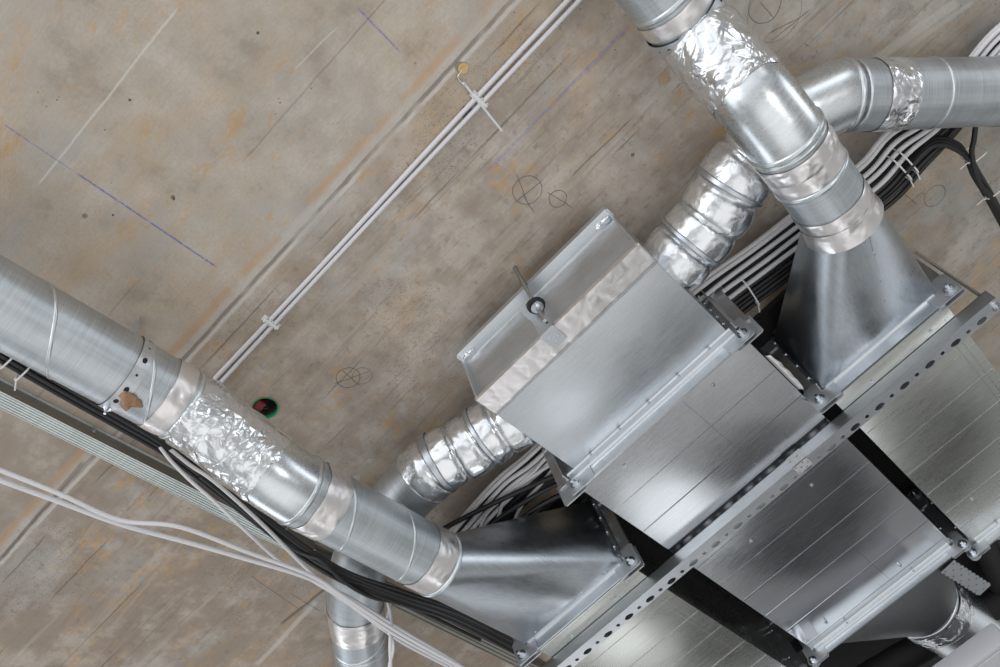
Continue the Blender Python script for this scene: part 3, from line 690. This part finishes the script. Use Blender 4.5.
# bracket fixed to the taped edge
bp = P(557, 339, Hb)
root = thing('hanger_bracket', 'bent zinc angle bracket screwed to the taped edge of the plenum, holding the threaded rod', 'bracket', bp)
bm = bmesh.new(); bx, by = bp.x, bp.y
add_box(bm, W(bx - .024, y0 - .006, Hb - .0065), W(bx + .022, y0 + .050, Hb - .003), .0008)
add_box(bm, W(bx - .024, y0 - .009, Hb - .0065), W(bx + .022, y0 - .006, Hb + .088), .0008)
add_box(bm, W(bx - .026, 1.170, Hb + .086), W(bx + .022, y0 - .006, Hb + .089), .0008)
br = link('angle_plate', bm, M['cast'], root)
for dx_, dy_ in ((-.012, .018), (.008, .030), (-.006, .038)): screw('screw', W(bx + dx_, y0 + dy_ - .004, Hb - .0065), (0, 0, -1), br, .0038)
for k in range(3): 
    bm = bmesh.new(); add_cyl(bm, W(bx + .012, y0 - .010, Hb + .02 + .022 * k), W(bx + .012, y0 - .0085, Hb + .02 + .022 * k), .0035, 12); link('rivet', bm, M['rubber'], br)
# ---------------------------------------------------------------- threaded rods
def rod(label, x, y, Ha, Hz, group, washers, lean=(0, 0), blue=False, r=.004):
    root = thing('threaded_rod', label, 'threaded rod', W(x + lean[0], y + lean[1], Hz), group)
    bm = bmesh.new(); top = W(x + lean[0], y + lean[1], Hz); bot = W(x, y, Ha); L = (top - bot).length; N_ = int(L / .0012)
    pts = [bot.lerp(top, i / N_) for i in range(N_ + 1)]
    sweep(bm, pts, lambda s, t, c: r + (.0004 if int(s / .0012 + .5) % 2 else -.0002), 10)
    link('rod_shank', bm, M['bolt'], root, 60)
    for h, w in washers:
        p = bot.lerp(top, (h - Ha) / (Hz - Ha)); bm = bmesh.new(); add_cyl(bm, p, p + Vector((0, 0, .002)), w, 24); add_cyl(bm, p - Vector((0, 0, .007)), p, .0075, 6)
        link('nut', bm, M['bolt'], root, 30)
    return root
r1 = rod('threaded rod from the ceiling through a rubber-bushed washer beside the plenum front edge', -.3725, 1.194, 1.80, HC, 'threaded rods', [(1.868, .017)], (0, 0), r=.0055)
bm = bmesh.new(); p = W(-.3725, 1.194, 1.874)
for i in range(1):
    n = 32; prof = [(.016, 0), (.023, 0), (.025, .005), (.023, .011), (.016, .011)]
    rg = [[bm.verts.new(p + Vector((a_ * math.cos(2 * PI * k / n), a_ * math.sin(2 * PI * k / n), h_))) for k in range(n)] for a_, h_ in prof]
    for i in range(len(prof)):
        for k in range(n): bm.faces.new((rg[i][k], rg[i][(k + 1) % n], rg[(i + 1) % 5][(k + 1) % n], rg[(i + 1) % 5][k]))
bmesh.ops.recalc_face_normals(bm, faces=bm.faces)
link('rubber_bush', bm, M['rubber'], r1, 50)
rod('threaded rod dropping from the ceiling through the right end of the perforated channel', .500, 2.186, 1.715, HC, 'threaded rods', [(1.743, .014), (1.797, .014)], r=.005)
# ---------------------------------------------------------------- units
def unit(label, x0, x1, y0, y1, H0, H1, m, beads, vb, screws, group, tabs=()):
    root = thing('air_handling_unit', label, 'air handling unit', W((x0 + x1) / 2, (y0 + y1) / 2, H1), group)
    bm = bmesh.new(); add_box(bm, W(x0, y0, H0), W(x1, y1, H1), .002)
    # pressed beads across the sheet
    for yy, w in beads: add_box(bm, W(x0 + .004, yy - w / 2, H0 - .0009), W(x1 - .004, yy + w / 2, H0 + .001))
    for xx, w in vb: add_box(bm, W(xx - w / 2, y0 + .05, H0 - .0004), W(xx + w / 2, y1 - .05, H0 + .001))
    body = link('unit_casing', bm, m, root, 30)
    for x, y in screws: screw('screw', W(x, y, H0 - .0005), (0, 0, -1), body, .0042)
    flange(root, x0, x1, H0, H1, y0 + .002, 1, nscrew=0, bolts=False)
    flange(root, x0, x1, H0, H1, y1 - .002, -1, w=.032, nscrew=2)
    return root
cb = [(1.858, .002), (2.006, .0035), (2.14, .002), (2.30, .0015), (2.442, .002), (2.588, .0045), (2.735, .002), (2.885, .004), (3.03, .002)]
unit('long polished steel casing in the middle, bolted to the plenum, crossed by the channel', -.690, -.055, 1.662, 3.10, 1.80, Ht, M['mirror'],
     cb, [(-.30, .0012)], [(-.553, 1.745), (-.208, 1.741), (-.234, 2.348), (-.502, 2.369), (-.238, 2.995), (-.572, 2.990)], 'steel unit casings')
sb = [(2.31, .0018), (2.455, .0038), (2.60, .002), (2.752, .0038), (2.90, .002), (3.02, .002)]
unit('steel casing at the right, behind the riveted transition, its lines running toward the channel', -.004, .408, 2.045, 3.16, HS, HU, M['sidesheet'],
     sb, [(.36, .0015), (.38, .0015)], [(.113, 2.139), (.097, 2.937), (.33, 2.139)], 'steel unit casings')
unit('steel casing at the bottom edge, behind the lower-left transition', -1.228, -.800, 2.045, 3.16, HS, HU, M['sidesheet'],
     sb, [(-.835, .0015), (-.853, .0015), (-1.19, .0012), (-1.205, .0012)], [(-.92, 2.139), (-1.12, 2.139)], 'steel unit casings')
# foil scrap on the middle unit's right edge
bm = bmesh.new()
a = W(-.053, 1.80, 1.797); N_ = 24
va, vb_ = [], []
for i in range(N_ + 1):
    y = 1.79 + .19 * i / N_; w = .004 + .006 * noise.noise(Vector((y * 40, 0, 0))) + .007 * math.sin(PI * i / N_) ** .6
    va.append(bm.verts.new(W(-.052, y, 1.800))); vb_.append(bm.verts.new(W(-.044 + w * .9, y + .004, 1.792 - w * .2)))
for i in range(N_): bm.faces.new((va[i], va[i + 1], vb_[i + 1], vb_[i]))
tag(link('foil_scrap', bm, M['flatfoil'], None, 60, solid=.0008), 'thin strip of pale foil tape peeling from the right edge of the middle casing', 'tape')
# ---------------------------------------------------------------- perforated channel
root = thing('perforated_channel', 'long perforated steel strut channel crossing under all the casings', 'strut channel', W(-.5, 2.19, HS))
cy0, cy1, cH0, cH1 = 2.160, 2.214, 1.745, HS - .0005
bm = bmesh.new(); cells = []; xs = .514; pitch = .0920; off = .356
f = lambda x, y, d: W(x, y, cH0 + d)
k0 = -24
edges = []
for k in range(k0, 2):
    o = off + k * pitch
    cells.append((o - .0265, o + .0265, cy0, cy1, (o, 2.199, .0165, .0105)))
    o2 = o + pitch / 2
    if o2 + .018 < xs: cells.append((o + .0265, o + pitch - .0265, cy0, cy1, (o2, 2.197, .0068, .0068)))
plate_holes(bm, cells, f, .0025, n=28)
xl = off + k0 * pitch - .0265
add_box(bm, W(xl, cy0, cH0 + .0005), W(xs, cy0 + .0025, cH1)); add_box(bm, W(xl, cy1 - .0025, cH0 + .0005), W(xs, cy1, cH1))
add_box(bm, W(xl, cy0, cH1 - .002), W(xs, cy0 + .011, cH1)); add_box(bm, W(xl, cy1 - .011, cH1 - .002), W(xs, cy1, cH1))
link('channel_body', bm, M['frame'], root, 25)
# joint plate clipped on the channel
cx = P(803, 466, 1.74).x
root = thing('perforated_clip', 'short folded perforated zinc clip wrapped over the middle of the channel', 'clip', W(cx, cy0, cH0))
bm = bmesh.new(); k = .017
plate_holes(bm, [(cx - .026 + i * .013 * 2 / 1.0 * .5, cx - .026 + (i + 1) * .013, cH0 - .0, cH1 - .002, ((cx - .026 + (i + .5) * .013, (cH0 + cH1) / 2, .0036, .0036) if i in (0, 2) else None)) for i in range(4)],
            lambda x, h, d: W(x, cy0 - .0015 - d, h), .0018, n=20)
link('upper_flap', bm, M['clipzinc'], root, 25)
bm = bmesh.new()
plate_holes(bm, [(cx - .026 + i * .013, cx - .026 + (i + 1) * .013, cy0 - .003 + j * .0135, cy0 - .003 + (j + 1) * .0135, (cx - .026 + (i + .5) * .013, cy0 - .003 + (j + .5) * .0135, .0030, .0030) if (i + j) % 2 == 0 else None)
                 for i in range(4) for j in range(3)], lambda x, y, d: W(x, y, cH0 - .0015 - d), .0018, n=20)
link('lower_flap', bm, M['clipzinc'], root, 25)
# ---------------------------------------------------------------- behind the rear flanges
def rect_round(bm, x0, x1, H0, H1, y0, c, r, rc=.03, n=64):
    """rounded rectangle lofted to a circle"""
    rings = []
    for k in range(13):
        u = k / 12; e = u; ring = []
        for i in range(n):
            t = 2 * PI * i / n; cs, sn = math.cos(t), math.sin(t)
            q = 1 / max(abs(cs), abs(sn)); hx, hz = (x1 - x0) / 2, (H1 - H0) / 2
            rx = (x0 + x1) / 2 + hx * cs * q; rz = (H0 + H1) / 2 + hz * sn * q
            px = rx * (1 - e) + (c[0] + r * cs) * e; pz = rz * (1 - e) + (c[2] + r * sn) * e
            ring.append(bm.verts.new(W(px, y0 + (c[1] - y0) * u, pz)))
        rings.append(ring)
    for a, b in zip(rings, rings[1:]):
        for i in range(n): bm.faces.new((a[i], a[(i + 1) % n], b[(i + 1) % n], b[i]))
    bmesh.ops.recalc_face_normals(bm, faces=bm.faces)
root = thing('rear_transition', 'dull dark steel transition behind the far end of the middle casing, ringed with foil', 'duct transition', W(-.37, 3.12, Ht))
bm = bmesh.new(); rect_round(bm, -.66, -.07, 1.81, Ht, 3.105, (-.31, 3.47, 1.93), .15)
link('reducer_body', bm, M['dark'], root, 30)
flange(root, -.690, -.055, 1.80, Ht, 3.104, 1, w=.032, nscrew=0)
cpt = [W(-.31, 3.465, 1.93), W(-.30, 3.58, 1.925), W(-.27, 3.95, 1.92)]
duct('collar', cpt, .15, M['smooth'], root)
wrap('foil_tape', cpt, .025, .13, .15, M['foil'], root, .008, .02, 21, .003, 18)
ring('swage_ring', cpt, .016, .15, M['seam'], root, .016, .006)
root = thing('rear_transition', 'foil-wrapped flexible duct leaving the far end of the right casing', 'duct transition', W(.2, 3.18, Ht))
bm = bmesh.new(); rect_round(bm, -.0, .40, HS + .005, HU, 3.165, (.20, 3.30, 1.89), .125)
link('reducer_body', bm, M['cone'], root, 30)
flange(root, -.004, .408, HS, HU, 3.166, 1, w=.032, nscrew=0)
flex('flexible_section', [W(.20, 3.29, 1.89), W(.19, 3.45, 1.885), W(.16, 3.62, 1.88), W(.10, 3.80, 1.87)], .125, root, 31, 7, .004)
# perforated strap hanging behind the corner
a, b = P(947, 566, 1.80), P(985, 590, 1.83)
bm = bmesh.new(); d = (b - a); L = d.length; d.normalize(); u = (P(990, 583, 1.83) - P(981, 597, 1.83)); wd_ = u.length * .78; u = (u - d * u.dot(d)).normalized(); nn = d.cross(u)
nx_, ny_ = 10, 3
cells = [(i * L / nx_, (i + 1) * L / nx_, -wd_ / 2 + j * wd_ / ny_, -wd_ / 2 + (j + 1) * wd_ / ny_, ((i + .5) * L / nx_, -wd_ / 2 + (j + .5) * wd_ / ny_, .0038, .0038) if (i + j) % 2 == 0 else None) for i in range(nx_) for j in range(ny_)]
cells += [(i * L / nx_, (i + .6) * L / nx_, s0, s1, None) for i in range(nx_) for s0, s1 in ((-wd_ / 2 - .004, -wd_ / 2), (wd_ / 2, wd_ / 2 + .004))]
plate_holes(bm, cells, lambda x, y, dd: a + d * x + u * y + nn * dd, .0018, n=16)
tag(link('perforated_plate', bm, M['cast'], None, 25), 'short toothed perforated steel plate against black wrap, at the far corner of the middle casing', 'plate')
# black insulated mass and grey casing in the far corner
bm = bmesh.new(); add_box(bm, W(-1.6, 3.42, 2.03), W(1.6, 5.2, HC - .002))
tag(link('insulation_mat', bm, M['blackwrap'], None, 30), 'black rubber insulation mat covering the ceiling in the lower right corner', 'insulation')
def bpipe(label, a, b, r):
    bm = bmesh.new(); sweep(bm, resample([a, b], .02), lambda s, t, c: r + .002 * noise.noise(c * 20), 32)
    return tag(link('insulated_pipe', bm, M['blackwrap'], None, 50), label, 'pipe', 'black insulated pipes')
bpipe('thick black insulated pipe running behind the perforated plate', W(.05, 3.34, 1.93), W(-.22, 4.6, 1.93), .05)
bpipe('black insulated pipe nearest the dark rear transition, lower of the two', W(-.9, 3.62, 1.90), W(.9, 4.05, 1.92), .06)
bm = bmesh.new(); add_box(bm, W(-1.24, 1.93, HU + .003), W(.39, 3.41, HC - .001))
tag(link('insulation_mat', bm, M['blackwrap'], None, 30), 'black insulation mat on the slab, seen through the dark slots between the casings', 'insulation')
q = P(991, 621, 1.66)
root = thing('indoor_unit', 'smooth light grey painted casing cut by the lower right corner of the view', 'indoor unit', q)
bm = bmesh.new(); add_box(bm, Vector((q.x - .9, q.y, q.z)), Vector((q.x, q.y + .7, q.z - .085)), .012); link('casing', bm, M['casing'], root, 40)
bm = bmesh.new(); add_box(bm, Vector((q.x - .88, q.y + .02, q.z - .085)), Vector((q.x - .02, q.y + .68, q.z - .092)), .003); link('bottom_panel', bm, M['casing'], root, 40)
# ---------------------------------------------------------------- cables and small fixings
def cable(label, px, mm, r, group=None, name='cable', cat='cable'):
    pts = [P(*p) for p in px]
    return tag(tube(name, pts, r, mm, None, 10), label, cat, group)
def xyc(label, pts, mm, r, group): return tag(tube('cable', pts, mm and r, mm, None, 10), label, 'cable', group)
for k, (yy, lab) in enumerate(((.772, 'straight white cable clipped to the slab, the one on the side of the concrete joint'), (.790, 'straight white cable clipped to the slab, the one on the side of the plenum'))):
    tag(tube('cable', [W(-1.18 + i * .5, yy + .002 * math.sin(i * 2 + k * 2), HC - .008) for i in range(5)], .0062, M['white'], None, 10), lab, 'cable', 'twin white cables clipped to the ceiling')
for px, lab in (((482, 102), 'white plastic clip on the twin white cables near the brass anchor'), ((272, 322), 'white plastic clip on the twin white cables near the left spiral duct')):
    c = P(*px, HC); c = W(c.x, .781, HC)
    bm = bmesh.new(); add_box(bm, c + Vector((-.009, -.026, 0)), c + Vector((.009, .026, -.006)), .001)
    for s in (-1, 0, 1): add_box(bm, c + Vector((-.009, s * .0185 - .002, -.004)), c + Vector((.009, s * .0185 + .002, -.014)), .001)
    add_box(bm, c + Vector((-.004, -.024, -.012)), c + Vector((.004, .024, -.0165)), .001)
    tag(link('cable_clip', bm, M['tie']), lab, 'cable clip', 'white cable clips')
# anchor and its strap
p = P(463, 68, HC)
root = thing('ceiling_anchor', 'round yellow zinc anchor in the slab holding a thin bent metal strap', 'anchor', p)
bm = bmesh.new(); add_cyl(bm, p, p - Vector((0, 0, .003)), .013, 24); add_cyl(bm, p - Vector((0, 0, .003)), p - Vector((0, 0, .009)), .006, 6); link('washer', bm, M['brass'], root, 30)
tube('wire_loop', [P(462, 70, HC - .006), P(458, 77, HC - .008), P(462, 83, HC - .008), P(466, 86, HC - .012)], .0018, M['bolt'], root)
a, b = P(463, 82, HC - .008), P(502, 131, HC - .026); d = (b - a).normalized()
bm = bmesh.new(); add_obox(bm, (a + b) / 2, d, d.cross(Vector((0, 0, 1))), Vector((0, 0, 1)), (b - a).length, .0055, .002); link('metal_strap', bm, M['cast'], root, 30)
# drywall tracks
def track(label, xa, ya, yb, H0, m_side, m_bot, wdt, group, nr=6):
    root = thing('steel_track', label, 'metal track', W(xa, ya, HC), group)
    bm = bmesh.new(); w = wdt
    prof = [(xa, HC - .001), (xa + .007, HC - .001), (xa + .007, HC - .004), (xa + .001, HC - .005), (xa + .001, H0)]
    for i in range(nr):
        q0 = xa - w * i / nr; q1 = xa - w * (i + 1) / nr; prof += [(q0 - w / nr * .25, H0), (q0 - w / nr * .4, H0 + .003), (q0 - w / nr * .6, H0 + .003), (q0 - w / nr * .75, H0)]
    prof += [(xa - w, H0), (xa - w, HC - .001), (xa - w + .001, HC - .001), (xa - w + .001, H0 + .005), (xa, H0 + .005)]
    A = [bm.verts.new(W(x, ya, h)) for x, h in prof]; B = [bm.verts.new(W(x, yb, h)) for x, h in prof]
    for i in range(len(prof)): bm.faces.new((A[i], A[(i + 1) % len(prof)], B[(i + 1) % len(prof)], B[i]))
    bmesh.ops.recalc_face_normals(bm, faces=bm.faces)
    bm.faces.ensure_lookup_table(); o = link('track_profile', bm, m_bot, root, 20)
    o.data.materials.append(M['trackdull'])
    for p_ in o.data.polygons:
        if abs(p_.normal.x) > .9 and p_.area > .03: p_.material_index = 1
    return root, o
T1, _ = track('bright ridged steel track at the left edge, ending under the white hanging cables', -1.462, -.35, 1.385, HC - .045, None, M['track'], .046, 'steel tracks on the ceiling', 6)
for yy in (.62, 1.27): screw('screw', W(-1.459, yy, HC - .02), (1, 0, 0), T1, .004)
track('dull steel track continuing past the bright one toward the lower left flange', -1.480, 1.40, 2.9, HC - .04, None, M['trackdull'], .045, 'steel tracks on the ceiling', 3)
# black cables beside the left duct
for k in range(6):
    o_ = (k - 2.5); j = [random.uniform(-2, 2) for _ in range(9)]
    px = [(-60, 318), (0, 354), (60, 388), (120, 422), (170, 452), (225, 492), (298, 549), (345, 577), (400, 597), (460, 618), (530, 655)]
    pts = [P(x - o_ * 1.1, y + o_ * 1.9 + j[i % 9] * .5, (1.955, 1.955, 1.955, 1.955, 1.955, 1.95, 1.90, 1.815, 1.80, 1.88, 1.95)[i] - .004 * (k % 2)) for i, (x, y) in enumerate(px)]
    tag(tube('cable', pts, .0062, M['black'], None, 10), ['nearest to the duct', 'second from the duct', 'third from the duct', 'fourth from the duct', 'fifth from the duct', 'farthest from the duct'][k].join(['black cable ', ', along the left spiral duct']), 'cable', 'black cables beside the left duct')
cable('black cable sagging away from the bundle above the lower left branch duct', [(200, 476, 1.93), (290, 546, 1.90), (320, 560, 1.84), (345, 582, 1.79), (372, 597, 1.79), (410, 607, 1.85), (480, 640, 1.94)], M['black'], .0065)
# loose white cables
WL = [('upper white cable of the pair sagging in from the left edge', [(-40, 455), (0, 470), (60, 494), (120, 520), (180, 527), (250, 553), (310, 575), (345, 597), (400, 633), (470, 672), (520, 700)], .0056),
      ('lower white cable of the pair sagging in from the left edge', [(-40, 463), (0, 480), (60, 502), (120, 524), (190, 543), (250, 560), (300, 575), (335, 592), (395, 634), (465, 672), (520, 705)], .0062),
      ('white cable dropping beside the black bundle, the steeper of the two', [(160, 447), (172, 462), (192, 482), (215, 502), (245, 530), (282, 563), (315, 582), (348, 603), (400, 641), (450, 668), (500, 700)], .005),
      ('white cable dropping beside the black bundle, the one nearer the left duct', [(165, 445), (190, 465), (215, 482), (260, 522), (300, 562), (325, 585), (350, 598), (402, 630), (455, 662), (510, 700)], .0056)]
for k, (lab, px, r) in enumerate(WL):
    tag(tube('cable', [P(x, y, 1.72 + .012 * k - .02 * math.sin(PI * i / 10)) if k < 2 else P(x, y, (1.93 - .045 * min(i, 4)) + .01 * k) for i, (x, y) in enumerate(px)], r, M['white'], None, 10), lab, 'cable', 'loose white cables lower left')
for k, px in enumerate(([(378, 588), (387, 600), (391, 622), (390, 645), (391, 672), (393, 720)], [(382, 586), (390, 604), (387, 624), (393, 646), (389, 672), (390, 720)])):
    tag(tube('cable', [P(x, y, 1.90 - .06 * min(i, 3)) for i, (x, y) in enumerate(px)], .0052, M['white'], None, 10), ['left', 'right'][k] + ' white cable of the twisted pair hanging beside the lower left branch duct', 'cable', 'twisted white pair')
# bundle between the branch duct and the plenum
BL = [[(1040, 20), (1000, 50), (945, 118), (905, 150), (876, 182), (820, 225), (770, 262), (724, 296), (690, 325), (640, 372), (590, 420), (540, 468), (510, 492), (480, 525), (450, 560)]]
ordw = ['first', 'second', 'third', 'fourth', 'fifth', 'sixth', 'seventh', 'eighth']
nw = nb = 0
for k in range(13):
    o_ = k - 6; white = k in (0, 1, 3, 5, 7)
    pts = [P(x + o_ * 2.3 * (1.25 if 2 < i < 9 else .9) + random.uniform(-.8, .8), y + o_ * 2.5 * (1.2 if 2 < i < 9 else .9) + random.uniform(-.8, .8), (1.992 if white else 2.008) - .008 * (k % 2) + random.uniform(-.003, .003)) for i, (x, y) in enumerate(BL[0])]
    if white: w_ = ordw[nw]; nw += 1
    else: w_ = ordw[nb]; nb += 1
    tag(tube('cable', pts, .0072 if white else .0075, M['white'] if white else M['black'], None, 10),
        w_ + (' white' if white else ' black') + ' cable from the upper left side of the tied bundle behind the right transition', 'cable',
        'white cables of the tied bundle' if white else 'black cables of the tied bundle')
# two loops of white cable where the bundle shows left of the plenum
for k, px in enumerate(([(560, 440), (535, 470), (512, 490), (486, 515), (478, 540)], [(555, 462), (530, 478), (505, 500), (497, 520), (480, 545)], [(552, 470), (540, 485), (520, 508), (512, 530)])):
    tag(tube('cable', [P(x, y, 1.975) for x, y in px], .0058, M['white'], None, 10), ['leftmost', 'middle', 'rightmost'][k] + ' white cable fanning out between the lower left branch duct and the transition', 'cable', 'white cables fanning out left of the plenum')
for k, px in enumerate(([(590, 460), (540, 482), (490, 505), (445, 528), (420, 545)], [(590, 470), (545, 490), (500, 518), (470, 545)], [(585, 485), (550, 500), (520, 520), (500, 545)])):
    tag(tube('cable', [P(x, y, 1.955) for x, y in px], .008, M['black'], None, 10), ['topmost', 'middle', 'lowest'][k] + ' black cable fanning out between the lower left branch duct and the transition', 'cable', 'black cables fanning out left of the plenum')
# black cables hanging at the right edge
for k in range(4):
    o_ = k - 1.5
    px = [(905, 172), (925, 150), (940, 143), (958, 149), (970, 160), (978, 175), (990, 195), (1010, 232), (1040, 290)] if k < 3 else [(976, 118), (974, 135), (972, 150), (979, 178), (990, 197), (1012, 236), (1040, 292)]
    pts = [P(x + o_ * 3 * (i > 3), y + o_ * 3 * (i <= 4), 1.985 - .01 * k) for i, (x, y) in enumerate(px)]
    tag(tube('cable', pts, .0075, M['black'], None, 10), (['upper', 'middle', 'lower'][k] + ' black cable curving out of the tied bundle down the right edge') if k < 3 else 'black cable dropping straight from the branch duct to join those at the right edge', 'cable', 'black cables at the right edge')
def tie(label, c, d, r1, r2, tail, group='cable ties'):
    """loop round a bundle: centre c, bundle direction d, half sizes, tail direction"""
    d = Vector(d).normalized(); u = d.cross(Vector((0, 0, 1))).normalized(); v = Vector((0, 0, 1))
    bm = bmesh.new(); n = 28; rg = []
    for k in range(n):
        t = 2 * PI * k / n; cs, sn = math.cos(t), math.sin(t); p = c + u * math.copysign(abs(cs) ** .45, cs) * r1 + v * math.copysign(abs(sn) ** .45, sn) * r2; q = (u * math.cos(t) + v * math.sin(t)).normalized()
        rg.append([bm.verts.new(p + d * a_ + q * b_) for a_, b_ in ((-.0022, 0), (.0022, 0), (.0022, .0014), (-.0022, .0014))])
    for k in range(n):
        for j in range(4): bm.faces.new((rg[k][j], rg[k][(j + 1) % 4], rg[(k + 1) % n][(j + 1) % 4], rg[(k + 1) % n][j]))
    h = c + u * r1 * tail[0] - v * r2 * .5
    add_obox(bm, h, u, d, v, .009, .006, .007)
    e = h + u * tail[0] * .03 + d * tail[1] * .03
    add_obox(bm, (h + e) / 2, (e - h), (e - h).cross(v), v, (e - h).length, .0035, .0012)
    bmesh.ops.recalc_face_normals(bm, faces=bm.faces)
    tag(link('cable_tie', bm, M['tie'], None, 30), label, 'cable tie', group)
bd = P(876, 182, 2.0) - P(905, 152, 2.0)
tie('white cable tie round the bundle below the branch duct, the upper one', P(904, 160, 1.995), bd, .050, .034, (1, .2))
tie('white cable tie round the bundle below the branch duct, the lower one', P(897, 167, 1.995), bd, .052, .034, (1, .2))
tie('white cable tie round the bundle between the plenum and the right transition', P(748, 290, 1.995), P(724, 296, 2.0) - P(770, 262, 2.0), .052, .034, (1, .3))
tie('white cable tie round the black cables at the right edge, next to the bend', P(973, 154, 1.98), P(978, 175, 1.98) - P(968, 155, 1.98), .026, .030, (-1, 0))
tie('white cable tie round the black cables at the right edge, the lower one', P(989, 190, 1.98), P(1000, 215, 1.98) - P(985, 188, 1.98), .026, .030, (-1, 0))
tie('white cable tie round the black cables beside the left duct, at the left edge', P(9, 358, 1.955), P(60, 390, 1.9) - P(0, 352, 1.9), .024, .022, (-1, -.1))
tie('second white cable tie on the black cables beside the left duct', P(24, 370, 1.955), P(60, 390, 1.9) - P(0, 352, 1.9), .024, .022, (-1, .6))
